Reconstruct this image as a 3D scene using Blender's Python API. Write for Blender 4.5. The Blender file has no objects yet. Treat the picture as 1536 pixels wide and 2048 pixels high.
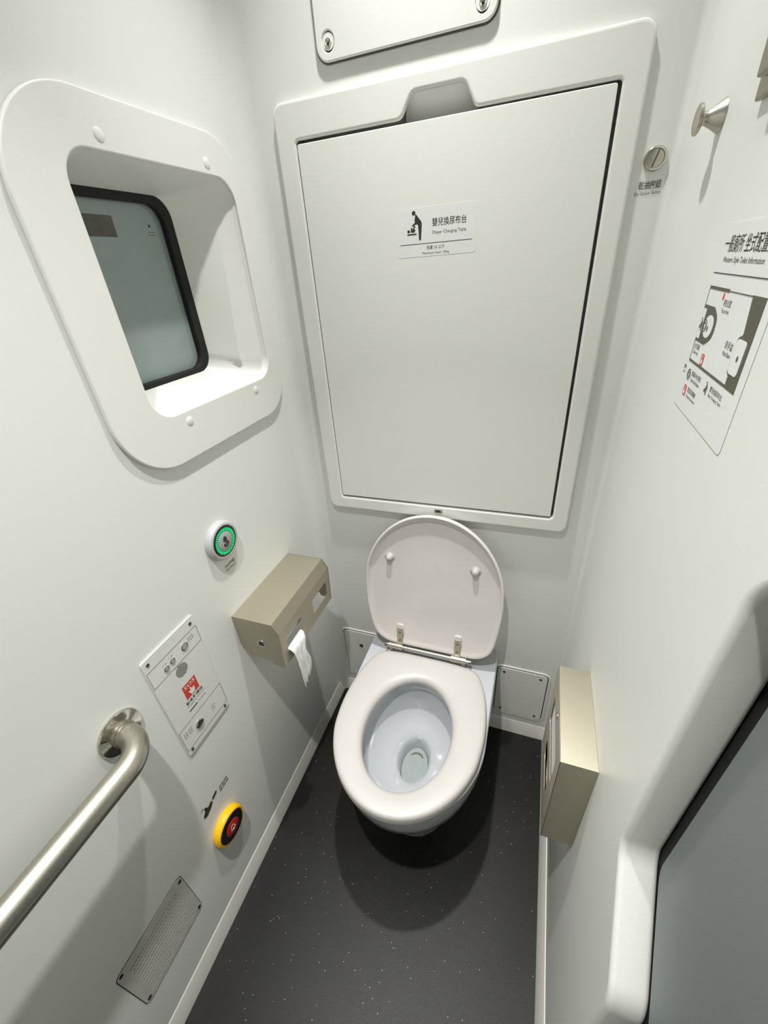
import bpy, math, random
from mathutils import Matrix, Vector

# ------------------------------------------------------------------ camera, world, exposure
scene = bpy.context.scene
COL = scene.collection
cam_data = bpy.data.cameras.new('camera')
cam = bpy.data.objects.new('camera', cam_data)
COL.objects.link(cam)
# rows: image right, image down, view direction, in room axes (x right, y towards the back wall, z up)
CR = ((0.94172075, 0.32898227, -0.07023313),
      (0.11142089, -0.50203902, -0.85763757),
      (-0.31740733, 0.79982966, -0.50943606))
m = Matrix.Identity(4)
for i in range(3):
    m[i][0] = CR[0][i]; m[i][1] = -CR[1][i]; m[i][2] = -CR[2][i]
m[0][3], m[1][3], m[2][3] = 0.5775, -0.8985, 1.40
cam.matrix_world = m
cam_data.sensor_fit = 'HORIZONTAL'
cam_data.sensor_width = 24.0
cam_data.lens = 826.82 / 1536 * 24.0
cam_data.clip_start = 0.01
scene.camera = cam

world = bpy.data.worlds.new('world')
scene.world = world
world.use_nodes = True
world.node_tree.nodes['Background'].inputs[0].default_value = (0.02, 0.022, 0.022, 1)
world.node_tree.nodes['Background'].inputs[1].default_value = 0.2

vs = scene.view_settings
vs.view_transform = 'Standard'
vs.look = 'None'
vs.gamma = 1.0
vs.use_curve_mapping = False
vs.exposure = 0.0

LIGHT_W = (3.8, 6.0)                             # watts of the two ceiling downlights
LIGHTS = [(0.360, -0.18), (0.360, -0.84)]          # x, y of the two downlights
CEIL = 2.42

# room, metres: floor z = 0, back wall face y = 0.006, left wall face x = -0.007, right wall face x = 0.734
XL, XR, YB, YF = -0.007, 0.734, 0.006, -1.45

# ------------------------------------------------------------------ materials
MATS = {}
def mat(name, col, rough=0.5, metal=0.0, coat=0.0, noise=0.0, nscale=300, bump=0.0, emit=None, aniso=False, ior=1.5):
    if name in MATS:
        return MATS[name]
    M = bpy.data.materials.new(name); M.use_nodes = True
    nt = M.node_tree; b = nt.nodes['Principled BSDF']
    b.inputs['Base Color'].default_value = (*col, 1)
    b.inputs['Roughness'].default_value = rough
    b.inputs['Metallic'].default_value = metal
    b.inputs['IOR'].default_value = ior
    b.inputs['Coat Weight'].default_value = coat
    b.inputs['Coat Roughness'].default_value = 0.08
    if emit:
        b.inputs['Emission Color'].default_value = (*emit[0], 1)
        b.inputs['Emission Strength'].default_value = emit[1]
    if noise or bump:
        tc = nt.nodes.new('ShaderNodeTexCoord')
        mp = nt.nodes.new('ShaderNodeMapping')
        if aniso:
            mp.inputs['Scale'].default_value = aniso
        nt.links.new(tc.outputs['Object'], mp.inputs[0])
        n = nt.nodes.new('ShaderNodeTexNoise'); n.inputs['Scale'].default_value = nscale
        n.inputs['Detail'].default_value = 3
        nt.links.new(mp.outputs[0], n.inputs['Vector'])
        if noise:
            r = nt.nodes.new('ShaderNodeMapRange')
            r.inputs[1].default_value = 0.3; r.inputs[2].default_value = 0.7
            r.inputs[3].default_value = 1 - noise; r.inputs[4].default_value = 1 + noise
            nt.links.new(n.outputs[0], r.inputs[0])
            mx = nt.nodes.new('ShaderNodeVectorMath'); mx.operation = 'SCALE'
            mx.inputs[0].default_value = col
            nt.links.new(r.outputs[0], mx.inputs['Scale'])
            nt.links.new(mx.outputs[0], b.inputs['Base Color'])
        if bump:
            bp = nt.nodes.new('ShaderNodeBump'); bp.inputs['Strength'].default_value = bump
            bp.inputs['Distance'].default_value = 0.001
            nt.links.new(n.outputs[0], bp.inputs['Height'])
            nt.links.new(bp.outputs[0], b.inputs['Normal'])
    MATS[name] = M
    return M

WALL = mat('wall_laminate', (0.775, 0.785, 0.745), 0.42, noise=0.03, nscale=900, bump=0.05)
MOULD = mat('moulded_plastic', (0.78, 0.78, 0.735), 0.35, noise=0.02, nscale=700, bump=0.04)
DOORP = mat('table_laminate', (0.795, 0.795, 0.755), 0.4, noise=0.03, nscale=900, bump=0.04)
FRONTM = mat('front_laminate', (0.70, 0.70, 0.67), 0.5, noise=0.03)
SKIRT = mat('skirting_plastic', (0.84, 0.82, 0.76), 0.38, noise=0.02, nscale=400)
CEILM = mat('ceiling_paint', (0.6, 0.61, 0.58), 0.5, noise=0.02)
STEEL = mat('brushed_steel', (0.48, 0.445, 0.350), 0.5, 1.0, noise=0.05, nscale=260, aniso=(1, 1, 14), bump=0.03)
RAILM = mat('satin_steel', (0.52, 0.495, 0.43), 0.32, 1.0, noise=0.04, nscale=300, bump=0.02)
HOOKM = mat('dull_steel', (0.33, 0.315, 0.25), 0.42, 1.0, noise=0.05, nscale=200)
CHROME = mat('chrome', (0.66, 0.63, 0.55), 0.10, 1.0, noise=0.02, nscale=60)
DARKSTEEL = mat('dark_steel', (0.16, 0.15, 0.125), 0.35, 1.0, noise=0.05)
BLACK = mat('black_rubber', (0.004, 0.004, 0.004), 0.75, noise=0.1)
GLOSSBLACK = mat('black_plastic', (0.008, 0.008, 0.008), 0.22, noise=0.1)
INK = mat('printed_ink', (0.025, 0.024, 0.02), 0.55, noise=0.1)
INKOLIVE = mat('olive_ink', (0.085, 0.08, 0.055), 0.5, noise=0.1)
INKRED = mat('red_ink', (0.62, 0.045, 0.025), 0.45, noise=0.05)
INKWHITE = mat('white_ink', (0.8, 0.8, 0.78), 0.5, noise=0.03)
VINYL = mat('white_vinyl', (0.79, 0.80, 0.79), 0.38, noise=0.02)
POSTER = mat('poster_vinyl', (0.765, 0.780, 0.760), 0.42, noise=0.02)
PLATE = mat('white_powder_coat', (0.76, 0.755, 0.725), 0.4, noise=0.02, nscale=600, bump=0.03)
GREYPLATE = mat('grey_powder_coat', (0.55, 0.55, 0.51), 0.42, noise=0.03, nscale=600, bump=0.03)
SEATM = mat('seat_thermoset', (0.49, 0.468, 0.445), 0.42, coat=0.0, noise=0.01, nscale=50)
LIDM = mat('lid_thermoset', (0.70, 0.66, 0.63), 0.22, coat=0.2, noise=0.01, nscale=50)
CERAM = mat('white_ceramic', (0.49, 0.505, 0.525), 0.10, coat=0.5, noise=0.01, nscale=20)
FLAPM = mat('drain_flap', (0.27, 0.30, 0.295), 0.45, noise=0.04, nscale=80)
YELLOW = mat('yellow_plastic', (0.86, 0.50, 0.005), 0.35, noise=0.03)
REDP = mat('red_plastic', (0.42, 0.02, 0.012), 0.35, noise=0.05)
GREYP = mat('grey_plastic', (0.36, 0.38, 0.37), 0.35, noise=0.04)
GREEN = mat('green_led', (0.0, 0.3, 0.1), 0.3, noise=0.0, emit=((0.0, 1.0, 0.28), 0.62))
DGREEN = mat('dark_green_lens', (0.0, 0.09, 0.035), 0.25, noise=0.1, emit=((0.0, 1.0, 0.28), 0.05))
PANELG = mat('grey_door_laminate', (0.19, 0.21, 0.21), 0.42, noise=0.05, nscale=500)
PAPER = mat('tissue_paper', (0.80, 0.79, 0.77), 0.9, noise=0.03, nscale=200, bump=0.3)
GLASSM = mat('frosted_pane', (0.26, 0.32, 0.31), 0.22, coat=0.4, noise=0.10, nscale=6)
FILM = mat('brown_film', (0.075, 0.075, 0.06), 0.35, noise=0.3, nscale=30)
LENS = mat('lamp_lens', (0.9, 0.9, 0.88), 0.4, noise=0.0, emit=((1, 0.99, 0.94), 12))
DARKIN = mat('dark_interior', (0.03, 0.03, 0.026), 0.6, noise=0.1)

def floor_material():
    M = bpy.data.materials.new('speckled_vinyl'); M.use_nodes = True
    nt = M.node_tree; b = nt.nodes['Principled BSDF']
    tc = nt.nodes.new('ShaderNodeTexCoord')
    n = nt.nodes.new('ShaderNodeTexNoise'); n.inputs['Scale'].default_value = 650; n.inputs['Detail'].default_value = 4
    nt.links.new(tc.outputs['Object'], n.inputs['Vector'])
    ramp = nt.nodes.new('ShaderNodeValToRGB')
    ramp.color_ramp.elements[0].position = 0.35; ramp.color_ramp.elements[0].color = (0.004, 0.0039, 0.0033, 1)
    ramp.color_ramp.elements[1].position = 0.72; ramp.color_ramp.elements[1].color = (0.016, 0.0155, 0.013, 1)
    nt.links.new(n.outputs[0], ramp.inputs[0])
    v = nt.nodes.new('ShaderNodeTexVoronoi'); v.inputs['Scale'].default_value = 165
    nt.links.new(tc.outputs['Object'], v.inputs['Vector'])
    lt = nt.nodes.new('ShaderNodeMath'); lt.operation = 'LESS_THAN'; lt.inputs[1].default_value = 0.13
    nt.links.new(v.outputs['Distance'], lt.inputs[0])
    sep = nt.nodes.new('ShaderNodeSeparateColor'); nt.links.new(v.outputs['Color'], sep.inputs[0])
    gt = nt.nodes.new('ShaderNodeMath'); gt.operation = 'GREATER_THAN'; gt.inputs[1].default_value = 0.93
    nt.links.new(sep.outputs[0], gt.inputs[0])
    mu = nt.nodes.new('ShaderNodeMath'); mu.operation = 'MULTIPLY'
    nt.links.new(lt.outputs[0], mu.inputs[0]); nt.links.new(gt.outputs[0], mu.inputs[1])
    mix = nt.nodes.new('ShaderNodeMix'); mix.data_type = 'RGBA'
    nt.links.new(mu.outputs[0], mix.inputs[0])
    nt.links.new(ramp.outputs[0], mix.inputs[6]); mix.inputs[7].default_value = (0.55, 0.55, 0.52, 1)
    nt.links.new(mix.outputs[2], b.inputs['Base Color'])
    b.inputs['Roughness'].default_value = 0.34
    b.inputs['Specular IOR Level'].default_value = 0.19
    bp = nt.nodes.new('ShaderNodeBump'); bp.inputs['Strength'].default_value = 0.40; bp.inputs['Distance'].default_value = 0.0010
    nt.links.new(n.outputs[0], bp.inputs['Height']); nt.links.new(bp.outputs[0], b.inputs['Normal'])
    return M
FLOORM = floor_material()

# ------------------------------------------------------------------ helpers
def link(name, me, material, parent=None):
    o = bpy.data.objects.new(name, me)
    COL.objects.link(o)
    if material:
        me.materials.clear(); me.materials.append(material)
    o.parent = parent
    return o

def finish(me, angle=32):
    me.polygons.foreach_set('use_smooth', [True] * len(me.polygons))
    me.set_sharp_from_angle(angle=math.radians(angle))
    me.update()
    return me

def mesh(name, verts, faces, angle=32):
    me = bpy.data.meshes.new(name)
    me.from_pydata([tuple(v) for v in verts], [], faces)
    me.validate()
    return finish(me, angle)

def tag(o, label, cat, group=None, kind=None):
    o['label'] = label; o['category'] = cat
    if group: o['group'] = group
    if kind: o['kind'] = kind
    return o

def basis(loc, side):
    """local u, v, w for a thing on a wall: u to the right as one faces the wall, v up, w out into the room"""
    ax = {'back': ((1, 0, 0), (0, 0, 1), (0, -1, 0)),
          'left': ((0, 1, 0), (0, 0, 1), (1, 0, 0)),
          'right': ((0, -1, 0), (0, 0, 1), (-1, 0, 0)),
          'floor': ((1, 0, 0), (0, 1, 0), (0, 0, 1))}[side]
    M = Matrix.Identity(4)
    for j in range(3):
        for i in range(3):
            M[i][j] = ax[j][i]
        M[j][3] = loc[j]
    return M

def thing(name, label, cat, loc, side='floor', group=None, kind=None):
    o = bpy.data.objects.new(name, None)
    COL.objects.link(o)
    o.empty_display_size = 0.03
    o.matrix_world = basis(loc, side)
    return tag(o, label, cat, group, kind)

def rrect(u0, u1, v0, v1, r, n=8):
    r = min(r, (u1 - u0) / 2 - 1e-5, (v1 - v0) / 2 - 1e-5)
    if r <= 1e-6:
        return [(u0, v0), (u1, v0), (u1, v1), (u0, v1)]
    out = []
    for cx, cy, a0 in ((u1 - r, v0 + r, -90), (u1 - r, v1 - r, 0), (u0 + r, v1 - r, 90), (u0 + r, v0 + r, 180)):
        for k in range(n + 1):
            a = math.radians(a0 + 90 * k / n)
            out.append((cx + r * math.cos(a), cy + r * math.sin(a)))
    return out

def circle(cx, cy, r, n=32, ry=None):
    ry = ry or r
    return [(cx + r * math.cos(2 * math.pi * k / n), cy + ry * math.sin(2 * math.pi * k / n)) for k in range(n)]

def round_poly(pts, n=8):
    """pts: (u, v, radius)"""
    out = []
    L = len(pts)
    for i, (x, y, r) in enumerate(pts):
        p = Vector((x, y)); a = Vector(pts[i - 1][:2]); b = Vector(pts[(i + 1) % L][:2])
        if r <= 0:
            out.append((x, y)); continue
        da = (a - p).normalized(); db = (b - p).normalized()
        ang = da.angle(db); d = min(r / math.tan(ang / 2), (a - p).length * .49, (b - p).length * .49)
        rr = d * math.tan(ang / 2)
        c = p + (da + db).normalized() * (rr / math.sin(ang / 2))
        s = p + da * d - c; e = p + db * d - c
        a0 = math.atan2(s.y, s.x); a1 = math.atan2(e.y, e.x)
        while a1 - a0 > math.pi: a1 -= 2 * math.pi
        while a1 - a0 < -math.pi: a1 += 2 * math.pi
        for k in range(n + 1):
            t = a0 + (a1 - a0) * k / n
            out.append((c.x + rr * math.cos(t), c.y + rr * math.sin(t)))
    return out

def curve_mesh(cu, name, w_mid=0.0):
    o = bpy.data.objects.new('tmp', cu)
    COL.objects.link(o)
    dg = bpy.context.evaluated_depsgraph_get()
    me = bpy.data.meshes.new_from_object(o.evaluated_get(dg))
    bpy.data.objects.remove(o)
    bpy.data.curves.remove(cu)
    me.name = name
    if w_mid:
        me.transform(Matrix.Translation((0, 0, w_mid)))
    return me

def sheet(name, outlines, w0, w1, bevel=0.0, parent=None, material=None, res=2):
    """extruded plate in the local u, v plane between heights w0 and w1; further outlines are holes"""
    cu = bpy.data.curves.new(name, 'CURVE')
    cu.dimensions = '2D'; cu.fill_mode = 'BOTH'
    cu.extrude = max((w1 - w0) / 2 - bevel, 1e-5)
    cu.bevel_depth = bevel; cu.bevel_resolution = res; cu.offset = -bevel
    for ol in outlines:
        sp = cu.splines.new('POLY'); sp.points.add(len(ol) - 1)
        for p, q in zip(sp.points, ol):
            p.co = (q[0], q[1], 0, 1)
        sp.use_cyclic_u = True
    me = finish(curve_mesh(cu, name, (w0 + w1) / 2))
    return link(name, me, material, parent)

def flat(name, outlines, w, parent, material, t=0.0003):
    return sheet(name, outlines, w, w + t, 0, parent, material)

def text(body, box, w, parent, material, name='lettering', bold=0.0):
    """lettering fitted into box (u0, u1, v0, v1)"""
    cu = bpy.data.curves.new('lettering', 'FONT')
    cu.body = body; cu.size = 1.0; cu.resolution_u = 2; cu.offset = bold
    me = curve_mesh(cu, name)
    if not me.vertices:
        return None
    xs = [v.co.x for v in me.vertices]; ys = [v.co.y for v in me.vertices]
    x0, x1, y0, y1 = min(xs), max(xs), min(ys), max(ys)
    su = (box[1] - box[0]) / (x1 - x0); sv = (box[3] - box[2]) / (y1 - y0)
    me.transform(Matrix.Translation((box[0] - x0 * su, box[2] - y0 * sv, w + .00015)) @ Matrix.Diagonal((su, sv, 1, 1)))
    return link(name, me, material, parent)

def loft(name, rings, parent, material, cap0=True, cap1=True, closed=True, angle=32):
    n = len(rings[0]); V = [p for r in rings for p in r]; F = []
    for i in range(len(rings) - 1):
        for j in range(n if closed else n - 1):
            a = i * n + j; b = i * n + (j + 1) % n
            F.append((a, b, b + n, a + n))
    if cap0: F.append(tuple(reversed(range(n))))
    if cap1: F.append(tuple(range((len(rings) - 1) * n, len(rings) * n)))
    return link(name, mesh(name, V, F, angle), material, parent)

def lathe(name, prof, parent, material, center=(0, 0), n=40, cap0=True, cap1=True, angle=32):
    """prof: (radius, w) revolved about the local w axis through center"""
    rings = [[(center[0] + r * math.cos(2 * math.pi * k / n), center[1] + r * math.sin(2 * math.pi * k / n), w) for k in range(n)] for r, w in prof]
    return loft(name, rings, parent, material, cap0, cap1, True, angle)

def tube(name, path, r, parent, material, n=24, radii=None):
    pts = [Vector(p) for p in path]; rings = []
    up = None
    for i, p in enumerate(pts):
        t = (pts[min(i + 1, len(pts) - 1)] - pts[max(i - 1, 0)]).normalized()
        if up is None:
            up = Vector((0, 0, 1)) if abs(t.z) < .9 else Vector((0, 1, 0))
        s = t.cross(up).normalized(); up = s.cross(t).normalized()
        rr = radii[i] if radii else r
        rings.append([tuple(p + s * rr * math.cos(2 * math.pi * k / n) + up * rr * math.sin(2 * math.pi * k / n)) for k in range(n)])
    return loft(name, rings, parent, material)

def boxm(name, x0, x1, y0, y1, z0, z1, parent, material, bevel=0.0):
    return sheet(name, [[(x0, y0), (x1, y0), (x1, y1), (x0, y1)]], z0, z1, bevel, parent, material)

def screw(cu, cv, r, w, parent, material=None, head=0.0012):
    s = lathe('screw', [(r, w - .001), (r, w + head * .6), (r * .8, w + head), (r * .42, w + head), (r * .36, w + head * .3)], parent, material or DARKSTEEL, (cu, cv), 16)
    return s

# ------------------------------------------------------------------ the setting
def struct(o, label, cat):
    return tag(o, label, cat, kind='structure')

def placed(o, loc, side):
    o.matrix_world = basis(loc, side)
    return o

struct(boxm('floor', -0.02, 0.86, YF - .02, 0.05, -0.05, 0.0, None, FLOORM), 'dark speckled vinyl floor under the toilet', 'floor')
struct(boxm('ceiling', -0.1, 0.86, YF - .05, 0.06, CEIL, CEIL + .04, None, CEILM), 'plain off-white ceiling over the cubicle', 'ceiling')
struct(placed(sheet('wall_back', [[(-.09, 0), (.86, 0), (.86, CEIL), (-.09, CEIL)], rrect(.100, .652, .862, 1.652, .01)], -.04, 0, 0, None, WALL), (0, YB, 0), 'back'),
       'off-white back wall behind the toilet', 'wall')
struct(placed(sheet('wall_front', [[(-.09, 0), (.86, 0), (.86, CEIL), (-.09, CEIL)]], 0, .04, 0, None, FRONTM), (0, YF, 0), 'back'),
       'off-white wall facing the toilet', 'wall')
WIN = (-.410, -.072, 1.208, 1.5565)               # window opening y0, y1, z0, z1
hole_left = rrect(WIN[0] - .030, WIN[1] + .012, WIN[2] - .012, WIN[3] + .012, .05)
struct(placed(sheet('wall_left', [[(YF, 0), (YB, 0), (YB, CEIL), (YF, CEIL)], hole_left], -.05, 0, 0, None, WALL), (XL, 0, 0), 'left'),
       'off-white wall holding the window and grab rail', 'wall')
# right wall with the jogged opening of the doorway
contour = [(.604, .775, .05), (.607, 1.10, .0), (.612, 1.222, .12), (1.30, 1.222, .10), (1.30, .10, .08), (.716, .10, .08), (.716, .645, .07)]
hole_right = round_poly(contour, 10)
struct(placed(sheet('wall_right', [[(-YB, 0), (-YF, 0), (-YF, CEIL), (-YB, CEIL)], hole_right], -.042, 0, .007, None, WALL, 4), (XR, 0, 0), 'right'),
       'off-white wall with poster and a rounded recess', 'wall')
# rounded inner corners
def cove(name, cx, cy, r, a0, a1, label):
    pts = [(cx + r * math.cos(math.radians(a0 + (a1 - a0) * k / 10)), cy + r * math.sin(math.radians(a0 + (a1 - a0) * k / 10))) for k in range(11)]
    am = math.radians((a0 + a1) / 2)
    pts.append((cx + (r * 1.414 + .002) * math.cos(am), cy + (r * 1.414 + .002) * math.sin(am)))
    o = sheet(name, [pts], 0.0, CEIL, 0, None, WALL)
    struct(o, label, 'trim')
cove('trim_1', XL + .034, YB - .034, .034, 90, 180, 'rounded off-white corner between window wall and back wall')
cove('trim_2', XR - .010, YB - .010, .010, 0, 90, 'tight rounded corner between poster wall and back wall')

# skirting: a coved profile, extruded along each wall
def skirting(name, side, loc, u0, u1, depth, label):
    h = .062
    prof = [(0, 0), (depth, 0.0), (depth * .98, .004), (depth * .22, h * .93), (depth * .12, h * .985), (0, h)]
    rings = [[(u, v, w) for w, v in prof] for u in (u0, u1)]
    o = loft(name, rings, None, SKIRT, True, True)
    placed(o, loc, side)
    struct(o, label, 'skirting')
skirting('baseboard_left', 'left', (XL, 0, 0), YF, YB, .007, 'pale skirting strip below the grab rail wall')
skirting('baseboard_back', 'back', (0, YB, 0), XL, XR, .006, 'pale skirting strip behind the toilet')
skirting('baseboard_right', 'right', (XR, 0, 0), -YB, -YF, .0133, 'pale skirting strip below the waste dispenser')

# grey panel in the recess of the right wall
t = thing('recess_panel', 'smooth grey panel behind a black seal in the rounded recess', 'panel', (XR, 0, 0), 'right')
def inset(d):
    c = [(.604 + d, .775 + d * .55, .05), (.607 + d, 1.10, 0), (.612 + d, 1.222 - d, .11), (1.30 - d, 1.222 - d, .09), (1.30 - d, .10 + d, .07), (.716 + d, .10 + d, .07), (.716 + d, .645 + d * .3, .07)]
    return round_poly(c, 10)
sheet('seal', [inset(-.012)], -.062, -.0425, 0, t, BLACK)
sheet('panel_face', [inset(.016)], -.0424, -.036, .002, t, PANELG)

# ------------------------------------------------------------------ window
W = thing('window_1', 'white moulded window surround around a small frosted pane', 'window', (XL, 0, 0), 'left', kind='structure')
sheet('window_frame', [round_poly([(-.489, 1.124, .105), (-.030, 1.124, .080), (-.030, 1.618, .095), (-.489, 1.618, .125)], 16), rrect(*WIN, .042, 10)], 0.0005, .0085, .0025, W, MOULD, 4)
def ring_rr(rect, r, w, bow=0.0):
    out = []
    for (u, v) in rrect(*rect, r, 10):
        if bow and u > (rect[0] + rect[1]) / 2:
            k = (v - rect[2]) / (rect[3] - rect[2])
            u -= bow * min(1, k / .10) * (1 if k < .45 else .5 + .5 * math.cos(math.pi * min(1, (k - .45) / .5)))
        out.append((u, v, w))
    return out
loft('window_throat', [ring_rr((WIN[0] - .001, WIN[1] + .001, WIN[2] - .001, WIN[3] + .001), 0.042, .0065),
                       ring_rr((WIN[0] + .004, WIN[1] - .004, WIN[2] + .004, WIN[3] - .003), .042, -.003),
                       ring_rr((-.424, -.098, 1.222, 1.547), .04, -.022, .031),
                       ring_rr((-.440, -.160, 1.240, 1.532), .034, -.074)], W, MOULD, False, False, angle=22)
sheet('window_gasket', [rrect(-.442, -.158, 1.238, 1.534, .036), rrect(-.422, -.179, 1.250, 1.520, .03)], -.086, -.0735, .003, W, BLACK)
pane = sheet('window_pane', [rrect(-.436, -.164, 1.244, 1.528, .033)], -.094, -.086, 0, W, GLASSM)
flat('film_sticker', [rrect(-.375, -.279, 1.471, 1.500, .001)], -.086, pane, FILM)
flat('maker_mark', [circle(-.206, 1.489, .0022, 10)], -.086, pane, INK)
for k in range(2):
    flat('maker_mark', [rrect(-.212, -.198, 1.4795 - .004 * k, 1.4803 - .004 * k, 0)], -.086, pane, INKOLIVE)
for (u, v) in ((-.3430, 1.5735), (-.1340, 1.5725), (-.1390, 1.1895), (-.3430, 1.1885)):
    lathe('screw_cap', [(.0084, .0080), (.0082, .0088), (.0066, .0096), (.0035, .0101), (.001, .0102)], W, MOULD, (u, v), 20)

# ------------------------------------------------------------------ diaper changing table
T = thing('changing_table', 'folded diaper changing table with pictogram sticker on the back wall', 'changing table', (0, YB, 0), 'back')
FW = .017                                          # how far the frame stands off the wall
hole = round_poly([(.107, .869, .006), (.643, .869, .010), (.643, 1.607, .006), (.434, 1.607, .012), (.416, 1.641, .012),
                   (.330, 1.641, .014), (.310, 1.609, .016), (.107, 1.609, .006)], 6)
sheet('frame', [rrect(.068, .676, .834, 1.664, .020, 8), hole], .0003, FW, .0045, T, MOULD, 3)
sheet('back_pan', [rrect(.101, .651, .863, 1.651, .01)], -.0395, -.037, 0, T, MOULD)
# finger recess: sloping scoop behind the notch
rec = [[(.306, 1.560, -.034), (.440, 1.560, -.034)], [(.308, 1.600, -.030), (.438, 1.600, -.030)], [(.312, 1.622, -.018), (.432, 1.622, -.018)], [(.322, 1.641, .004), (.424, 1.641, .004)]]
loft('finger_recess', rec, T, MOULD, False, False, False)
dp = sheet('table_panel', [rrect(.1095, .6375, .8745, 1.6035, .004)], .004, .0165, .0012, T, DOORP)
sheet('latch', [rrect(.364, .383, .8525, .8605, .001)], .0175, .0187, 0, T, DARKSTEEL)
sheet('latch_slot', [rrect(.368, .379, .8545, .858, .0005)], .0187, .0190, 0, T, BLACK)
SW = .0165
st = flat('sticker', [rrect(.294, .443, 1.411, 1.487, .006)], SW, dp, VINYL)
SW += .0003
text('嬰兒換尿布台', (.363, .425, 1.4565, 1.4690), SW, st, INK, bold=.006)
text('Diaper Changing Table', (.3635, .4245, 1.4435, 1.4500), SW, st, INK)
flat('rule_line', [rrect(.301, .436, 1.4312, 1.4320, 0)], SW, st, INK)
text('限重 30 公斤', (.352, .386, 1.4215, 1.4275), SW, st, INK)
text('Maximum load : 30kg', (.344, .394, 1.4130, 1.4180), SW, st, INK)
def baby_icon(parent, cu, cv, s, w, material):
    """adult bending over a baby on a table; s = height"""
    P = lambda pts: [(cu + x * s, cv + y * s) for x, y in pts]
    flat('pictogram', [circle(cu + .02 * s, cv + .92 * s, .075 * s, 20)], w, parent, material)
    flat('pictogram', [P([(.09, .88), (.14, .85), (.33, .62), (.35, .55), (.33, .30), (.30, 0), (.22, 0), (.21, .30), (.19, .52),
                          (.12, .55), (-.04, .47), (-.06, .52), (.06, .60), (.05, .70)])], w, parent, material)
    flat('pictogram', [circle(cu - .21 * s, cv + .32 * s, .055 * s, 16)], w, parent, material)
    flat('pictogram', [P([(-.12, .28), (.05, .28), (.07, .36), (.03, .40), (.08, .48), (.04, .50), (-.02, .42), (-.04, .36), (-.06, .44), (-.11, .44)])], w, parent, material)
    flat('pictogram', [P([(-.27, .19), (.12, .19), (.12, .235), (-.27, .235)])], w, parent, material)
baby_icon(st, .3275, 1.4375, .0455, SW, INK)
def lean(o):
    # the moulding stands a little prouder of the wall at its foot than at its head
    for v in o.data.vertices:
        if v.co.z > 0:
            v.co.z *= 1.0 - .50 * min(1, max(0, (v.co.y - .834) / .83))
    for c in o.children: lean(c)
for c in T.children: lean(c)

# ------------------------------------------------------------------ access panels
def access_panel(label, rect, r, screws, group=None, lip=True, sr=.0042):
    t = thing('access_panel', label, 'panel', (0, YB, 0), 'back', group)
    u0, u1, v0, v1 = rect
    sheet('gap', [rrect(u0 - .002, u1 + .003, v0 - .003, v1 + .003, r + .002)], .0002, .0010, 0, t, BLACK)
    if lip:
        sheet('rim', [rrect(u0 - .009, u1 + .009, v0 - .009, v1 + .009, r + .009), rrect(u0 - .0026, u1 + .0026, v0 - .0026, v1 + .0026, r + .002)], .0002, .0028, .0008, t, MOULD)
    sheet('cover_plate', [rrect(u0, u1, v0, v1, r)], .0010, .0036, .0011, t, MOULD)
    for (u, v) in screws:
        screw(u, v, sr, .0036, t)
access_panel('small square access panel with four screws beside the waste dispenser', (.557, .703, .098, .312), .014,
             [(.577, .294), (.684, .294), (.684, .114), (.577, .114)])
access_panel('square access panel half hidden between paper holder and toilet', (.033, .172, .102, .326), .014, [(.093, .262), (.150, .118)], sr=.0075)

t = thing('access_panel', 'service hatch with recessed key locks high above the changing table', 'panel', (0, YB, 0), 'back')
u0, u1, v0, v1 = .168, .462, 1.699, 2.02
locks = [(.190, 1.7225), (.440, 1.7205), (.190, 1.996), (.440, 1.996)]
sheet('gap', [rrect(u0 - .0022, u1 + .0022, v0 - .0022, v1 + .0022, .022)], .0002, .0012, 0, t, DARKSTEEL)
hc = sheet('cover_plate', [rrect(u0, u1, v0, v1, .020)] + [circle(a, b, .0105, 24, .0125) for a, b in locks], .0012, .0062, .002, t, MOULD)
for a, b in locks:
    lk = lathe('key_lock', [(.0105, .0055), (.0095, .003), (.0065, .0018), (.0062, .0055), (.0050, .0068), (.0042, .005), (.0018, .005)], t, MOULD, (a, b), 24)
    flat('key_slot', [circle(a, b - .0015, .0022, 14, .0050)], .0056, lk, DARKSTEEL, .0008)
    lathe('lock_pin', [(.0026, .0055), (.0026, .0078), (.0012, .0082)], lk, STEEL, (a, b + .0012), 14)

# ------------------------------------------------------------------ dry suction button
t = thing('suction_button', 'slotted round metal button above the suction lettering', 'button', (.706, YB, 1.511), 'back')
lathe('bezel', [(.0155, 0.0003), (.0155, .003), (.0140, .0052), (.0120, .0055), (.0112, .0035)], t, CHROME)
cap = lathe('cap', [(.0112, .002), (.0108, .0042), (.0095, .0046)], t, RAILM)
flat('slot', [[(-.0042, -.0098), (-.0022, -.0106), (.0042, .0098), (.0022, .0106)]], .0046, cap, DARKSTEEL)
t = thing('wall_sticker', 'clear label with suction button lettering beside the changing table', 'label', (0, YB, 0), 'back')
text('乾抽按鈕', (.6905, .7210, 1.4745, 1.4850), .0006, t, INKOLIVE, bold=.006)
text('Dry Suction Button', (.6865, .7225, 1.4660, 1.4718), .0006, t, INKOLIVE)

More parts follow.
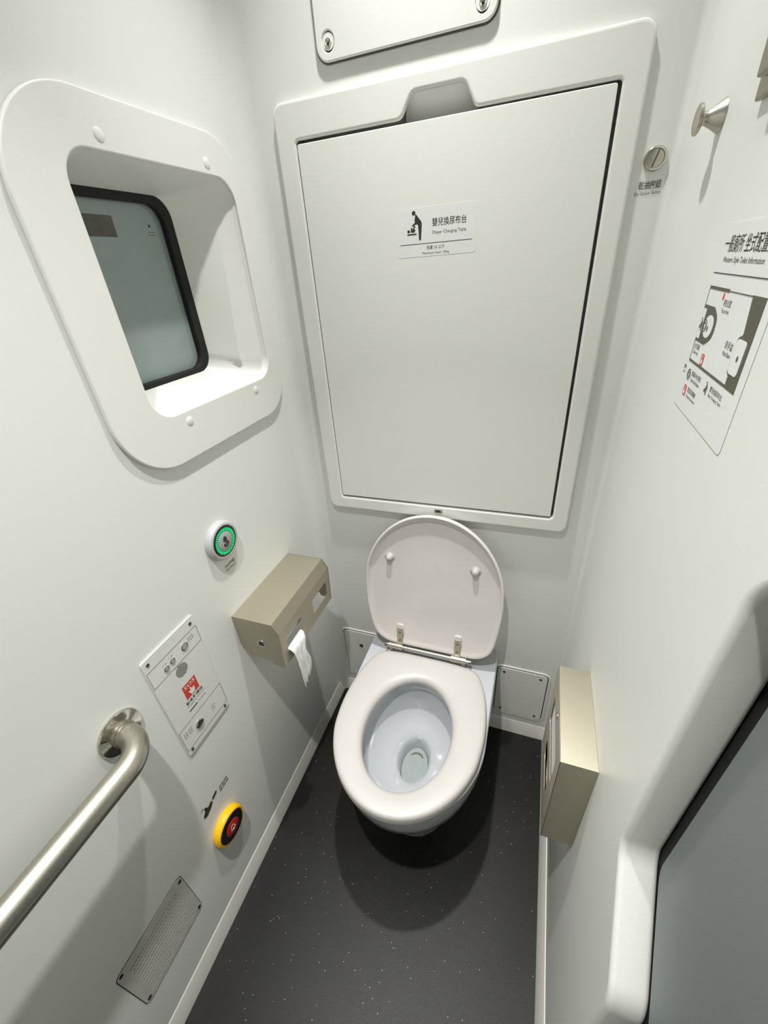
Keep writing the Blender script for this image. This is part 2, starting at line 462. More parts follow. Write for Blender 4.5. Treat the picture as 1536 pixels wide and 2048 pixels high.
# ------------------------------------------------------------------ coat hooks on the right wall
t = thing('coat_hook', 'small steel coat peg with flared foot near the wall corner', 'hook', (XR, -.199, 1.515), 'right')
lathe('foot', [(.0155, .0003), (.0150, .0015), (.0105, .008), (.0068, .0145)], t, RAILM)
lathe('peg', [(.0068, .0143), (.0062, .016), (.0064, .0195)], t, RAILM)
lathe('knob', [(.0064, .0193), (.0125, .0200), (.0140, .0215), (.0138, .0240), (.0120, .0250)], t, RAILM)
t = thing('coat_hook', 'square steel coat hook bracket beside the poster heading', 'hook', (XR, -.330, 1.525), 'right')
sheet('wall_plate', [round_poly([(-.012, -.024, .002), (.045, -.024, .002), (.045, .05, .004), (-.012, .05, .004)])], .0003, .0055, .0015, t, HOOKM)
sheet('block', [round_poly([(.015, -.014, .003), (.080, -.014, .003), (.080, .046, .003), (.015, .046, .003)])], .0057, .016, .002, t, HOOKM)

# ------------------------------------------------------------------ information poster on the right wall
P_ = thing('information_poster', 'white toilet information poster with floor plan on the wall', 'poster', (XR, 0, 0), 'right')
sheetp = flat('poster_film', [rrect(.316, .486, 1.236, 1.412, .005)], .0003, P_, POSTER)
PW = .0006
def pt(s, box, m_=INK, b=0.0): return text(s, box, PW, P_, m_, bold=b)
def pf(ol, m_=INKOLIVE, name='plan_shape', w=0.0): return flat(name, ol if isinstance(ol[0], list) else [ol], PW + w, P_, m_)
pt('一般廁所 坐式配置說明', (.338, .4655, 1.3885, 1.4030), b=.006)
pt('Western Style Toilet Information', (.345, .444, 1.3790, 1.3852))
pf(rrect(.328, .474, 1.3708, 1.3716, 0), INK, 'rule_line')
# floor plan
pf(rrect(.331, .389, 1.3570, 1.3598, 0)); pf(rrect(.389, .445, 1.3578, 1.3586, 0), name='plan_line')
pf(rrect(.331, .3318, 1.288, 1.357, 0), name='plan_line'); pf(rrect(.331, .4488, 1.2862, 1.2886, 0), name='plan_line')
pf(round_poly([(.445, 1.3590, 0), (.473, 1.3590, 0), (.473, 1.2862, 0), (.449, 1.2862, 0), (.449, 1.2960, 0), (.4440, 1.2985, .002), (.4440, 1.3270, .004), (.4520, 1.3300, .002)]))
pf(rrect(.4450, .4660, 1.2985, 1.3265, .004), POSTER, 'plan_basin', .0003)
pf(circle(.4575, 1.3120, .0018, 14, .0024), INKOLIVE, 'plan_dot', .0006)
pf(round_poly([(.3318, 1.3075, 0), (.362, 1.3075, .008), (.380, 1.316, .012), (.380, 1.334, .012), (.364, 1.3425, .008), (.3318, 1.3425, 0)]))
pf(rrect(.3325, .3420, 1.3105, 1.3390, .0005), POSTER, 'plan_cistern', .0003)
pf(circle(.3605, 1.3245, .0135, 28, .0105), POSTER, 'plan_bowl', .0003)
pf([circle(.3505, 1.3243, .0058, 24), circle(.3505, 1.3243, .0050, 24)], INKOLIVE, 'plan_flush', .0006)
pf([circle(.3505, 1.3243, .0034, 20), circle(.3505, 1.3243, .0026, 20)], INKOLIVE, 'plan_flush', .0006)
pf(circle(.3600, 1.3225, .0017, 14, .0026), INKOLIVE, 'plan_dot', .0006)
baby_icon(P_, .3370, 1.3180, .0125, PW + .0006, INK)
pf(circle(.3780, 1.3530, .0020, 12, .0032), INKRED, 'plan_marker')
pt('現在位置', (.3830, .4030, 1.3455, 1.3515)); pt('You are here', (.3830, .4030, 1.3400, 1.3440))
pt('坐式馬桶', (.3345, .3530, 1.3000, 1.3055)); pt('Toilet seat', (.3345, .3530, 1.2950, 1.2988))
pt('洗手盆', (.4190, .4390, 1.3145, 1.3210)); pt('Wash Basin', (.4190, .4390, 1.3085, 1.3125))
def red_sos(cu, cv, s):
    pf(rrect(cu - s * .5, cu + s * .5, cv - s * .62, cv + s * .62, s * .06), INKRED, 'emergency_mark')
    text('SOS', (cu - s * .38, cu + s * .38, cv + s * .25, cv + s * .5), PW + .0003, P_, INKWHITE)
    pf([(cu - s * .1, cv - s * .45), (cu + s * .22, cv - s * .45), (cu + s * .26, cv - s * .1), (cu, cv - s * .02), (cu, cv + s * .16), (cu - s * .12, cv + s * .16), (cu - s * .12, cv - s * .15), (cu - s * .3, cv - s * .2)], INKWHITE, 'emergency_mark', .0003)
red_sos(.3715, 1.2945, .0088)
pt('圖例', (.3200, .3285, 1.2760, 1.2805)); pt('Legend', (.3200, .3285, 1.2715, 1.2745))
pf([circle(.3440, 1.2740, .0056, 24), circle(.3440, 1.2740, .0046, 24)], INK, 'legend_mark')
pf([circle(.3440, 1.2740, .0030, 20), circle(.3440, 1.2740, .0022, 20)], INK, 'legend_mark')
pt('馬桶沖水按鈕', (.3530, .3860, 1.2745, 1.2800)); pt('Toilet Flush Button', (.3530, .3860, 1.2690, 1.2728))
baby_icon(P_, .4060, 1.2685, .0125, PW, INK)
pt('嬰兒換尿布台', (.4180, .4520, 1.2745, 1.2800)); pt('Baby Changing Table', (.4180, .4540, 1.2690, 1.2728))
red_sos(.3450, 1.2570, .0090)
pt('緊急對講機', (.3550, .3840, 1.2575, 1.2630)); pt('Emergency Intercom', (.3550, .3880, 1.2515, 1.2555))

# ------------------------------------------------------------------ steel dispenser on the right wall
t = thing('waste_dispenser', 'flat box-shaped steel dispenser mounted low on the poster wall', 'dispenser', (XR, 0, 0), 'right')
u0, u1, v0, v1, dp_ = .284, .477, .443, .700, .057
slot_a = rrect(u0 + .030, u1 - .030, v0 + .130, v0 + .205, .010)
slot_b = rrect(u0 + .050, u1 - .050, v0 + .045, v0 + .095, .020)
sheet('front_cover', [rrect(u0, u1, v0, v1, .001), slot_a, slot_b], dp_ - .002, dp_, .0007, t, STEEL)
sheet('side_shell', [rrect(u0, u1, v0, v1, .001), rrect(u0 + .0015, u1 - .0015, v0 + .0015, v1 - .0015, .0005)], .0004, dp_ - .0004, 0, t, STEEL)
sheet('back_plate', [rrect(u0 + .0015, u1 - .0015, v0 + .0015, v1 - .0015, .001)], .0004, .002, 0, t, DARKSTEEL)
sheet('liner', [rrect(u0 + .02, u1 - .02, v0 + .120, v0 + .215, .004)], .044, .0535, .001, t, VINYL)
lathe('lock', [(.006, dp_ - .001), (.006, dp_ + .001), (.004, dp_ + .0012), (.0035, dp_ + .0002)], t, CHROME, ((u0 + u1) / 2, v1 - .022), 20)

# ------------------------------------------------------------------ toilet
CX = .363
TO = thing('toilet', 'white toilet with raised lid standing against the back wall', 'toilet', (CX, 0, 0), 'floor')
N = 96
def spline_closed(ctrl, n=400):
    out = []; L = len(ctrl)
    per = n // L
    for i in range(L):
        p0, p1, p2, p3 = (Vector(ctrl[(i + k - 1) % L]) for k in range(4))
        for j in range(per):
            s = j / per
            q = .5 * ((2 * p1) + (-p0 + p2) * s + (2 * p0 - 5 * p1 + 4 * p2 - p3) * s * s + (-p0 + 3 * p1 - 3 * p2 + p3) * s ** 3)
            out.append((q.x, q.y))
    return out
def polar(poly, c, n=N):
    """sample a star-shaped outline at n equal angles about c"""
    out = []
    for k in range(n):
        a = 2 * math.pi * k / n; d = (math.cos(a), math.sin(a)); best = 0
        for i in range(len(poly)):
            x1, y1 = poly[i][0] - c[0], poly[i][1] - c[1]
            x2, y2 = poly[(i + 1) % len(poly)][0] - c[0], poly[(i + 1) % len(poly)][1] - c[1]
            ex, ey = x2 - x1, y2 - y1
            den = d[0] * ey - d[1] * ex
            if abs(den) < 1e-12: continue
            tt = (x1 * ey - y1 * ex) / den; ss = (x1 * d[1] - y1 * d[0]) / den
            if tt > 0 and -1e-6 <= ss <= 1 + 1e-6: best = max(best, tt)
        out.append((c[0] + best * d[0], c[1] + best * d[1]))
    return out
def dshape(hw, yr, yfront, rear_r=.02, yc=None):
    """straight-sided rear, elliptical front; y negative towards the room"""
    yc = yc if yc is not None else yfront + hw * 1.12
    pts = [(hw - rear_r + rear_r * math.sin(a), yr - rear_r + rear_r * math.cos(a)) for a in [math.pi / 2 * k / 6 for k in range(7)]]
    pts += [(hw * math.cos(a), yc - (yc - yfront) * math.sin(a)) for a in [math.pi * k / 48 for k in range(49)]]
    pts += [(-p[0], p[1]) for p in pts[:7][::-1]]
    return pts
CC = (0, -.315)
def ring(poly, z, off=0.0):
    out = []
    for (x, y) in polar(poly, CC):
        dx, dy = x - CC[0], y - CC[1]; l = math.hypot(dx, dy)
        out.append((CC[0] + dx * (1 - off / l), CC[1] + dy * (1 - off / l), z))
    return out
def oval(cx, cy, a, b): return circle(cx, cy, a, 64, b)
RZ = .385
body = [ring(dshape(.105, -.012, -.395, .02), .0), ring(dshape(.108, -.012, -.40, .02), .03), ring(dshape(.118, -.01, -.425, .02), .12),
        ring(dshape(.150, -.006, -.470, .02), .215), ring(dshape(.178, .0, -.503, .02), .285), ring(dshape(.188, .003, -.513, .02), .33),
        ring(dshape(.192, .004, -.517, .02), .365), ring(dshape(.192, .004, -.517, .02), .380), ring(dshape(.189, .001, -.514, .02), RZ)]
inner = [ring(oval(.003, -.325, .128, .158), RZ), ring(oval(.003, -.325, .124, .154), RZ - .006), ring(oval(.003, -.324, .124, .154), RZ - .030),
         ring(oval(.003, -.322, .130, .160), RZ - .036), ring(oval(.003, -.319, .128, .157), RZ - .060), ring(oval(.003, -.314, .116, .144), RZ - .095),
         ring(oval(.004, -.308, .094, .122), RZ - .125), ring(oval(.005, -.301, .066, .092), RZ - .146), ring(oval(.005, -.298, .048, .070), RZ - .157),
         ring(oval(.005, -.297, .041, .061), RZ - .168), ring(oval(.005, -.297, .038, .058), RZ - .190), ring(oval(.005, -.297, .036, .055), RZ - .215)]
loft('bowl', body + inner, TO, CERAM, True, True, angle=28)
flap = sheet('drain_flap', [oval(.005, -.297, .0365, .0555)], RZ - .2135, RZ - .203, .002, TO, FLAPM)
sl = [(.005 + .019 * math.cos(a), -.272 + .016 * math.sin(a)) for a in [math.radians(15 + 150 * k / 12) for k in range(13)]]
sl += [(.005 + .016 * math.cos(a), -.273 + .011 * math.sin(a)) for a in [math.radians(165 - 150 * k / 12) for k in range(13)]]
flat('drain_slit', [sl], RZ - .203, flap, DARKSTEEL)

def seat_outline(hw, yr, yf, rear=.145, s=0.0):
    c = [(0, yr), (rear * .62, yr - .001), (rear * .93, yr - .009), (rear * 1.09, yr - .035), (hw * .955, yr - .10), (hw, -.285), (hw * .965, -.36)]
    fr = []
    for k in range(1, 10):
        a = math.radians(20 + 70 * k / 9)
        fr.append((hw * math.cos(a) * 1.015, -.288 + (yf + .288) * math.sin(a) * 1.0))
    pts = c + fr
    pts += [(-x, y) for x, y in pts[1:-1][::-1]]
    return spline_closed(pts, 440)
so = seat_outline(.188, -.1000, -.528)
si = oval(.002, -.3255, .1085, .146)
outer = polar(so, CC); inn = polar(si, CC)
prof = [(1.0, 0.000), (1.0, .010), (.985, .0155), (.955, .0195), (.90, .0218), (.80, .0228), (.5, .0225), (.22, .0205), (.10, .0178), (.03, .013), (0, .007), (0, 0.0)]
rings = []
for f_, dz in prof:
    rings.append([(i[0] + (o[0] - i[0]) * f_, i[1] + (o[1] - i[1]) * f_, RZ + .004 + dz) for o, i in zip(outer, inn)])
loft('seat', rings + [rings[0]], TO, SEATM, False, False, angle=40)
for sx in (-1, 1):
    for yy in (-.15, -.44):
        lathe('seat_buffer', [(.012, RZ - .001), (.011, RZ + .006)], TO, VINYL, (sx * (.150 if yy > -.3 else .095), yy), 16)
# lid, built in its own plane: u across, v up from the hinge, w towards the room
th = math.radians(8)
LM = Matrix.Identity(4)
for i, vv in enumerate(((1, 0, 0), (0, math.sin(th), math.cos(th)), (0, -math.cos(th), math.sin(th)))):
    for j in range(3): LM[j][i] = vv[j]
LM.translation = (0.003, -.090, .412)
lo = []
lc = [(0, .0155), (.085, .0155), (.128, .0175), (.158, .034), (.175, .065), (.186, .13), (.191, .20), (.187, .27)]
for k in range(1, 9):
    a = math.radians(14 + 76 * k / 8)
    lc.append((.1905 * math.cos(a), .225 + .221 * math.sin(a)))
lo = lc + [(-x, y) for x, y in lc[1:-1][::-1]]
lo = spline_closed(lo, 480)
LC = (0, .225)
lp = polar(lo, LC)
def lr(f_, d, w):
    out = []
    for x, y in lp:
        dx, dy = x - LC[0], y - LC[1]; l = math.hypot(dx, dy); k = (l - d) / l * f_
        ww = w if w <= 0.0 else w * (.12 + .88 * min(1, max(0, (y - .03) / .10)))   # the lip runs out towards the hinge
        out.append((LC[0] + dx * k, LC[1] + dy * k, ww))
    return out
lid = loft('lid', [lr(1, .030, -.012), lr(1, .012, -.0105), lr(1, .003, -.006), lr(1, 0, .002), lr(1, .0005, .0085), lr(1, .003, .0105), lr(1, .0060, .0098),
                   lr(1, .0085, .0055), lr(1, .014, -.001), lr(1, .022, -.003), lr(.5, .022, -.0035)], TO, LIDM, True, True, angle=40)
lid.data.transform(LM)
for (u, v) in ((-.121, .305), (.113, .300)):
    b_ = lathe('bumper', [(.016, -.0035), (.0105, -.001), (.0085, .003), (.0078, .008), (.0062, .0108), (.002, .0116)], lid, SEATM, (u, v), 24, angle=60)
    b_.data.transform(LM)
for u in (-.092, .078):
    pd = sheet('hinge_pad', [rrect(u - .011, u + .011, .052, .086, .008)], -.0035, .0015, .002, lid, LIDM); pd.data.transform(LM)
    hp = sheet('hinge_strap', [rrect(u - .0085, u + .0085, .008, .073, .002)], .0016, .0036, .0006, lid, STEEL); hp.data.transform(LM)
    for vv in (.030, .058):
        s_ = screw(u, vv, .0028, .0036, lid, DARKSTEEL, .0008); s_.data.transform(LM)
tube('hinge_rod', [(-.128, -.0965, .4215), (.116, -.0965, .4215)], .0052, TO, RAILM, 16)
for u in (-.092, .078):
    tube('hinge_barrel', [(u - .012, -.0965, .4215), (u + .012, -.0965, .4215)], .0092, TO, RAILM, 20)
    sgn = -1 if u < 0 else 1
    tube('hinge_barrel', [(u + sgn * .0125, -.0965, .4215), (u + sgn * .030, -.0965, .4215)], .0085, TO, RAILM, 20)
    tube('hinge_post', [(u + sgn * .022, -.0965, RZ - .004), (u + sgn * .022, -.0965, .416)], .0068, TO, STEEL, 16)
for sgn in (-1, 1):
    tube('rod_end', [(-.006 + sgn * .122, -.0965, .4215), (-.006 + sgn * .128, -.0965, .4215)], .0062, TO, DARKSTEEL, 16)

# ------------------------------------------------------------------ toilet roll dispenser on the left wall
D = thing('paper_dispenser', 'steel double toilet paper dispenser with chamfered front below the flush button', 'dispenser', (XL, 0, 0), 'left')
y0, y1 = -.392, -.151
T_ = .0015
prof_o = [(0.0004, .757), (.102, .757), (.116, .732), (.110, .623)]          # w, v
shell = []
def off(p, d): return (p[0] - d, p[1] - d * .6)
prof_i = [(0.0004, .7555), (.1013, .7555), (.1144, .7318), (.1085, .623)]
rings = [[(u, v, w) for (w, v) in prof_o + prof_i[::-1]] for u in (y0, y1)]
# top and chamfer
def strip(name, a, b, ai, bi):
    return loft(name, [[(u, a[1], a[0]), (u, b[1], b[0]), (u, bi[1], bi[0]), (u, ai[1], ai[0])] for u in (y0, y1)], D, STEEL)
strip('top_plate', prof_o[0], prof_o[1], prof_i[0], prof_i[1])
strip('chamfer_plate', prof_o[1], prof_o[2], prof_i[1], prof_i[2])
# front plate with two windows, in its own inclined plane
fp = sheet('front_plate', [[(y0, 0), (y1, 0), (y1, .1092), (y0, .1092)], rrect(-.372, -.303, .034, .076, .001), rrect(-.246, -.170, .030, .076, .001)],
           -T_, 0, 0, D, STEEL)
fa = math.atan2(.006, .109)
FM = Matrix.Translation((0, .623, .110)) @ Matrix.Rotation(fa, 4, 'X')
fp.data.transform(FM)
# end plates with the stepped lower edge: profile in (w, v)
def end_plate(u):
    pr = [(0.0004, .7578), (.1025, .7578), (.1168, .7323), (.1108, .6225), (.079, .628), (.0775, .637), (.022, .642), (0.0004, .672)]
    rg = [[(uu, v, w) for (w, v) in pr] for uu in (u - T_ / 2, u + T_ / 2)]
    return loft('end_plate', rg, D, STEEL)
ep = end_plate(y0); end_plate(y1)
lk = lathe('lock', [(.0105, 0), (.0105, .0012), (.0085, .0016), (.0078, .0004)], ep, CHROME, (0, 0), 24)
lk2 = lathe('keyhole', [(.0076, .0002), (.0076, .0007)], ep, DARKIN, (0, 0), 24)
EM = Matrix(((0, 0, -1, y0 - T_ / 2), (0, 1, 0, .690), (-1, 0, 0, .062), (0, 0, 0, 1)))
EM = Matrix(((0, 0, -1, y0 - T_ / 2), (0, 1, 0, .690), (1, 0, 0, .062), (0, 0, 0, 1)))
lk.data.transform(EM); lk2.data.transform(EM)
tube('divider', [(-.2745, .690, .004), (-.2745, .690, .100)], .003, D, DARKSTEEL, 10)
tube('spindle', [(y0 + .002, .692, .054), (y1 - .002, .692, .054)], .008, D, GLOSSBLACK, 16)
def roll(ua, ub, r, label):
    t = thing('toilet_roll', label, 'toilet roll', (XL, (ua + ub) / 2, .692), 'left', 'rolls in the paper dispenser')
    L2 = (ub - ua) / 2; n = 40
    rg = []
    for rr, uu in ((.0185, -L2), (r - .001, -L2), (r, -L2 + .001), (r, L2 - .001), (r - .001, L2), (.0185, L2)):
        rg.append([(uu, rr * math.sin(2 * math.pi * k / n), .054 + rr * math.cos(2 * math.pi * k / n)) for k in range(n)])
    loft('paper_body', rg + [rg[0]], t, PAPER, False, False)
    rg = [[(uu, rr * math.sin(2 * math.pi * k / n), .054 + rr * math.cos(2 * math.pi * k / n)) for k in range(n)] for rr, uu in ((.0184, -L2), (.0184, L2), (.0168, L2), (.0168, -L2))]
    loft('core', rg + [rg[0]], t, SKIRT, False, False)
    return t
r1 = roll(-.384, -.282, .0495, 'fuller white toilet roll with a torn sheet hanging out')
roll(-.262, -.160, .034, 'used-down white toilet roll in the rear window of the holder')
# hanging sheet
rnd = random.Random(4)
rows = 16; cols = 10; V = []; F = []
cu0 = (-.384 - .282) / 2
for i in range(rows + 1):
    s = i / rows
    z = .664 - .692 - s * .128
    wl = -.369 + .016 * max(0, s - .45) / .55 + .004 * math.sin(5 * s)
    wr = -.311 - .008 * s + .004 * math.sin(9 * s + 1)
    if i == 0:
        w = .1060
    elif i == 1:
        w = .1165
    else:
        w = .1195 + .004 * math.sin(2.5 * s)
    for j in range(cols + 1):
        k = j / cols
        u = wl + (wr - wl) * k
        fold = .0028 * math.sin(k * 17 + 2 * s) * min(1, s * 3) + .0015 * math.sin(k * 29 + 5 * s)
        zz = z - (1 - k) ** 1.5 * .026 * max(0, s - .70) / .3 - rnd.uniform(0, .002) * (i == rows)
        V.append((u - cu0, zz, w + (fold if i > 1 else 0)))
for i in range(rows):
    for j in range(cols):
        a = i * (cols + 1) + j
        F.append((a, a + 1, a + cols + 2, a + cols + 1))
hs = link('hanging_sheet', mesh('hanging_sheet', V, F, 80), PAPER, r1)
so_ = hs.modifiers.new('thickness', 'SOLIDIFY'); so_.thickness = .0006

# ------------------------------------------------------------------ flush button
t = thing('flush_button', 'round flush button with a glowing green ring above the paper dispenser', 'button', (XL, -.356, .939), 'left')
lathe('housing', [(.0425, .0003), (.0425, .005), (.0410, .0105), (.0385, .0135), (.0345, .0145), (.0332, .0135)], t, mat('pale_housing', (.46, .46, .475), .35, noise=.02))
fc = lathe('face_disc', [(.0332, .008), (.0332, .0138), (.0325, .0142)], t, GLOSSBLACK)
rg = sheet('led_track', [circle(0, 0, .0292, 48), circle(0, 0, .0208, 48)], .0142, .0146, 0, t, DGREEN)
for k in range(36):
    a0 = 2 * math.pi * k / 36; h = math.radians(2.6)
    o = flat('led', [[(r * math.cos(a), r * math.sin(a)) for r, a in ((.0222, a0 - h), (.0280, a0 - h), (.0280, a0 + h), (.0222, a0 + h))]], .0146, rg, GREEN, .0004)
ct = lathe('center_cap', [(.0208, .0140), (.0208, .0150), (.0200, .0154)], t, GREYP)
flat('pictogram', [round_poly([(-.006, .000, .001), (.004, -.001, .001), (.005, .006, .002), (.0015, .0118, .003), (-.003, .0115, .003), (-.0062, .006, .002)])], .0154, ct, INK)
flat('pictogram', [round_poly([(-.008, -.010, .003), (.000, -.0135, .003), (.007, -.010, .003), (.008, -.003, .002), (.001, -.001, .001), (-.002, -.004, .001), (-.0075, -.004, .002)]), circle(.0005, -.0075, .0022, 14)], .0154, ct, INK)
t = thing('wall_sticker', 'small flush button lettering under the green ringed button', 'label', (XL, 0, 0), 'left')
text('沖水按鈕', (-.366, -.334, .8700, .8785), .0003, t, INKOLIVE, bold=.005)
text('Flush Button', (-.365, -.335, .8620, .8670), .0003, t, INKOLIVE)

# ------------------------------------------------------------------ SOS intercom panel
S = thing('intercom_panel', 'tall white emergency intercom plate with a red SOS mark', 'intercom', (XL, 0, 0), 'left')
sheet('plate', [rrect(-.606, -.4815, .5735, .8500, .004)], .0003, .0032, .001, S, PLATE)
IW = .0032
def ifl(name, ol, m_, w=0, par=None): return flat(name, ol, IW + w, par or S, m_)
def outline_box(u0, u1, v0, v1, l=.0006):
    ifl('print_line', [rrect(u0, u1, v0, v1, 0), rrect(u0 + l, u1 - l, v0 + l, v1 - l, 0)], INKOLIVE)
outline_box(-.6045, -.4830, .7830, .8230); outline_box(-.6045, -.4830, .5890, .6480)
for (u, v) in ((-.4925, .836), (-.5950, .838), (-.5950, .5835), (-.4930, .5820)):
    screw(u, v, .0034, IW, S, DARKSTEEL)
def ibutton(u, v, r):
    b_ = lathe('button_ring', [(r, IW), (r, IW + .0012), (r * .86, IW + .0018), (r * .80, IW + .0004)], S, CHROME, (u, v), 24)
    lathe('button_cap', [(r * .78, IW + .0002), (r * .74, IW + .0012), (r * .3, IW + .0016)], b_, GREYP, (u, v), 24)
ibutton(-.521, .8045, .0082); ibutton(-.5535, .8015, .0058); ibutton(-.5690, .7985, .0058)
for k in range(9):
    v = -.0125 + .025 * k / 8
    h = math.sqrt(max(.0142 ** 2 - v * v, 1e-6))
    ifl('speaker_slot', [rrect(-.545 - h, -.545 + h, .7655 + v - .0006, .7655 + v + .0006, 0)], BLACK)
rs = ifl('emergency_mark', [rrect(-.5610, -.5270, .6950, .7300, .001)], INKRED)
text('SOS', (-.5575, -.5305, .7185, .7270), IW + .0003, rs, INKWHITE, bold=.006)
hand = [(-.5475, .6970), (-.5395, .6970), (-.5370, .7030), (-.5370, .7090), (-.5395, .7100), (-.5415, .7075), (-.5430, .7110), (-.5450, .7150), (-.5470, .7150), (-.5470, .7060), (-.5500, .7090), (-.5520, .7080)]
ifl('emergency_mark', [hand], INKWHITE, .0003, rs)
text('緊急對講機', (-.5665, -.5220, .6825, .6915), IW, S, INK, bold=.006)
text('Emergency Intercom', (-.5660, -.5215, .6755, .6800), IW, S, INK)
ifl('print_line', [rrect(-.5665, -.5450, .6650, .6675, 0)], INK)
for k in range(3):
    ifl('print_line', [rrect(-.540 + .007 * k, -.535 + .007 * k, .6660, .6672, 0)], INKOLIVE)
def dashes(u, v, n, m_, du=.0052, dv=.0042, l=.0036):
    for i in range(n):
        for j in range(m_):
            ifl('print_line', [rrect(u + du * j, u + du * j + l * (0.7 + .3 * ((i + j) % 2)), v - dv * i, v - dv * i + .0010, 0)], INKOLIVE)
dashes(-.5100, .8130, 3, 3); dashes(-.5580, .8110, 1, 2); dashes(-.5740, .8080, 1, 2); dashes(-.5560, .7800, 1, 3)
dashes(-.5980, .6330, 4, 2); dashes(-.5860, .6330, 4, 2)
lock = lathe('key_switch', [(.0100, IW), (.0098, IW + .0025), (.0078, IW + .0032), (.0070, IW + .0006)], S, CHROME, (-.5600, .6190), 28)
lathe('key_core', [(.0068, IW + .0004), (.0060, IW + .0018)], lock, DARKSTEEL, (-.5600, .6190), 24)
for k in range(7):
    a = 2 * math.pi * k / 6; rr = .0048 if k < 6 else 0
    ifl('speaker_hole', [circle(-.5180 + rr * math.cos(a), .6170 + rr * math.sin(a), .0009, 8)], DARKIN)
dashes(-.5230, .6070, 1, 2)

# ------------------------------------------------------------------ grab rail
t = thing('grab_rail', 'horizontal stainless grab rail with round flange on the window wall', 'rail', (XL, 0, .775), 'left')
gy, gx = -.680, .062
lathe('flange', [(.0380, .0003), (.0380, .0035), (.0365, .0055), (.0250, .0065), (.0215, .0075)], t, CHROME, (gy, 0), 48)
RR = .0195
path = [(gy, 0, .0065), (gy, 0, .012), (gy, 0, .018)]
BR = .046
for k in range(1, 17):
    a = math.pi / 2 * k / 16
    path.append((gy - BR * (1 - math.cos(a)), 0, .018 + BR * math.sin(a)))
path += [(gy - BR - .02, 0, .018 + BR), (-1.26, 0, .018 + BR)]
rail = tube('rail_tube', path, RR, t, RAILM, 40)
lathe('collar', [(.0212, .006), (.0212, .0135), (.0200, .0140)], t, RAILM, (gy, 0), 36)
gs = lathe('grub_screw', [(.0052, -.001), (.0052, .0006), (.0030, .0006), (.0026, -.0002)], rail, RAILM, (0, 0), 18)
gs.data.transform(Matrix.Translation((gy + .002, RR * .985, .026)) @ Matrix.Rotation(-math.pi / 2, 4, 'X'))

# ------------------------------------------------------------------ emergency call button
t = thing('call_button', 'yellow rimmed emergency button with red centre low on the wall', 'button', (XL, -.6075, .288), 'left')
lathe('rim', [(.0430, .0003), (.0445, .004), (.0445, .012), (.0425, .0165), (.0395, .0185), (.0372, .0175)], t, YELLOW, n=48, angle=50)
lathe('face_disc', [(.0372, .010), (.0372, .0178), (.0355, .0195)], t, GLOSSBLACK, n=48)
cp = lathe('center_cap', [(.0200, .0193), (.0200, .0205), (.0190, .0210)], t, REDP, n=36)
bell = [(-.0085, -.006), (-.0060, -.004), (-.0058, .003), (-.0030, .0078), (0, .0088), (.0030, .0078), (.0058, .003), (.0060, -.004), (.0085, -.006)]
bell_in = [(-.0050, -.0045), (-.0042, .003), (-.0022, .0062), (0, .0070), (.0022, .0062), (.0042, .003), (.0050, -.0045)]
flat('bell_mark', [bell, bell_in], .0210, cp, INKWHITE)
flat('bell_mark', [circle(0, -.0085, .0018, 12)], .0210, cp, INKWHITE)
t = thing('wall_sticker', 'black pressing hand mark and lettering above the yellow rimmed button', 'label', (XL, 0, 0), 'left')
hb = [(-.6440, .3990), (-.6360, .3900), (-.6180, .3920), (-.6060, .3990), (-.6060, .4080), (-.6130, .4090), (-.6200, .4060), (-.6270, .4110), (-.6310, .4180), (-.6350, .4170), (-.6320, .4090), (-.6380, .4040)]
hb = [(-.6410, .3880), (-.6330, .3830), (-.6160, .3910), (-.6090, .3990), (-.6120, .4050), (-.6230, .4010), (-.6260, .4060), (-.6290, .4110), (-.6330, .4110), (-.6310, .4030), (-.6400, .3930)]
flat('hand_mark', [hb], .0006, t, INK)
flat('hand_mark', [round_poly([(-.6080, .4000, .001), (-.5920, .4060, .004), (-.5910, .4130, .003), (-.6060, .4085, .001)])], .0006, t, INK)
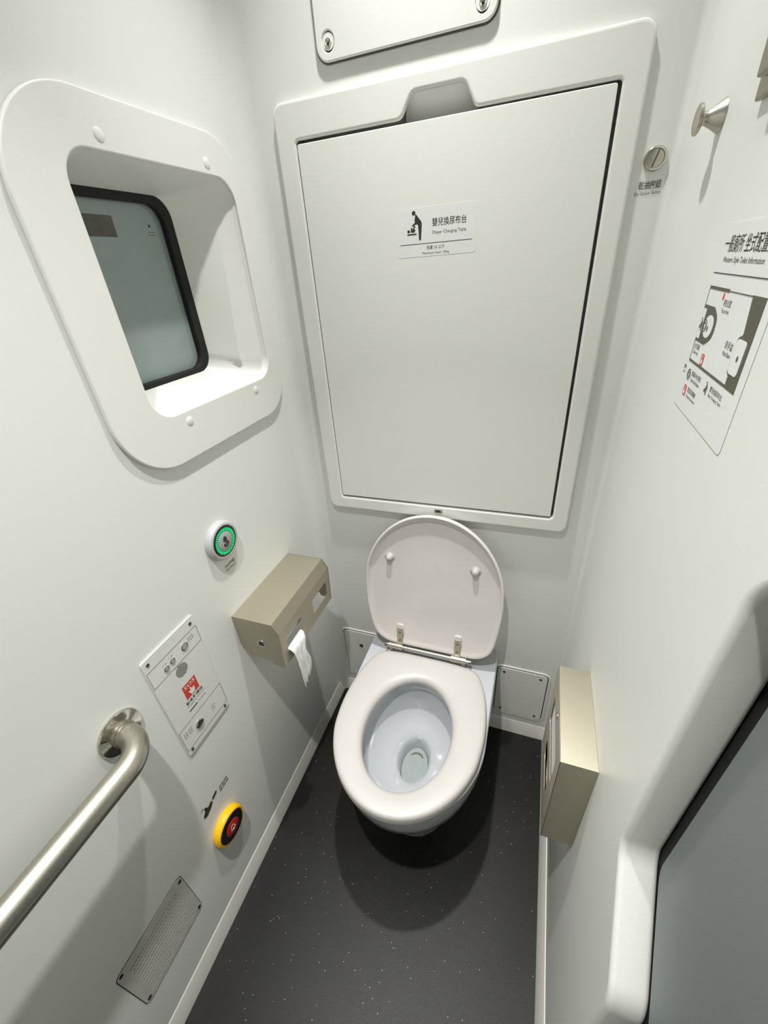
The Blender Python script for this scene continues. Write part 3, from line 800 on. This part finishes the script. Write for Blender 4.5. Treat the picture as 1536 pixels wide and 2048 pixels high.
flat('hand_mark', [[(-.6350 + r * math.cos(math.radians(a)), .4125 + r * math.sin(math.radians(a))) for r, a in [(.0052, k) for k in range(60, 200, 20)] + [(.0040, k) for k in range(180, 40, -20)]]], .0006, t, INK)
text('求助鈴', (-.5850, -.5560, .4000, .4090), .0006, t, INKOLIVE, bold=.006)
for k in range(3):
    flat('print_line', [rrect(-.585 + .0105 * k, -.5765 + .0105 * k, .3935, .3965, 0)], .0006, t, INKOLIVE)

# ------------------------------------------------------------------ vent grille
t = thing('vent_grille', 'perforated grey vent plate with four screws near the skirting', 'vent', (XL, 0, 0), 'left')
holes = []
for i in range(11):
    for j in range(20):
        u = -.8665 + .1135 * (j + (.5 if i % 2 else 0)) / 19.5
        v = .2130 + .1150 * i / 10
        holes.append([(u - .0021, v - .0016), (u + .0021, v - .0016), (u + .0021, v + .0016), (u - .0021, v + .0016)])
sheet('gap', [rrect(-.8882, -.7308, .1932, .3556, .0108)], .0002, .0006, 0, t, BLACK)
sheet('grille_plate', [rrect(-.887, -.732, .1945, .3545, .010)] + holes, .0008, .0015, 0, t, GREYPLATE)
for (u, v) in ((-.7380, .3410), (-.7385, .2040), (-.8790, .2050), (-.8790, .3470)):
    screw(u, v, .0040, .0015, t, BLACK)

# ------------------------------------------------------------------ ceiling downlights
for (lx, ly), watts, lab in zip(LIGHTS, LIGHT_W, ('round ceiling downlight above the toilet', 'round ceiling downlight over the open floor')):
    t = thing('ceiling_light', lab, 'light', (lx, ly, CEIL), 'floor', 'ceiling downlights')
    lathe('trim_ring', [(.062, -.0003), (.062, -.003), (.058, -.006), (.052, -.006), (.050, -.002)], t, RAILM)
    lathe('lens', [(.050, -.0005), (.050, -.003)], t, LENS)
    ld = bpy.data.lights.new('downlight', 'AREA'); ld.shape = 'DISK'; ld.size = .045; ld.spread = math.radians(70)
    ld.energy = watts; ld.color = (1.0, 0.997, 0.98)
    lo_ = bpy.data.objects.new('lamp_glow', ld); COL.objects.link(lo_)
    lo_.parent = t; lo_.location = (0, 0, -.007)
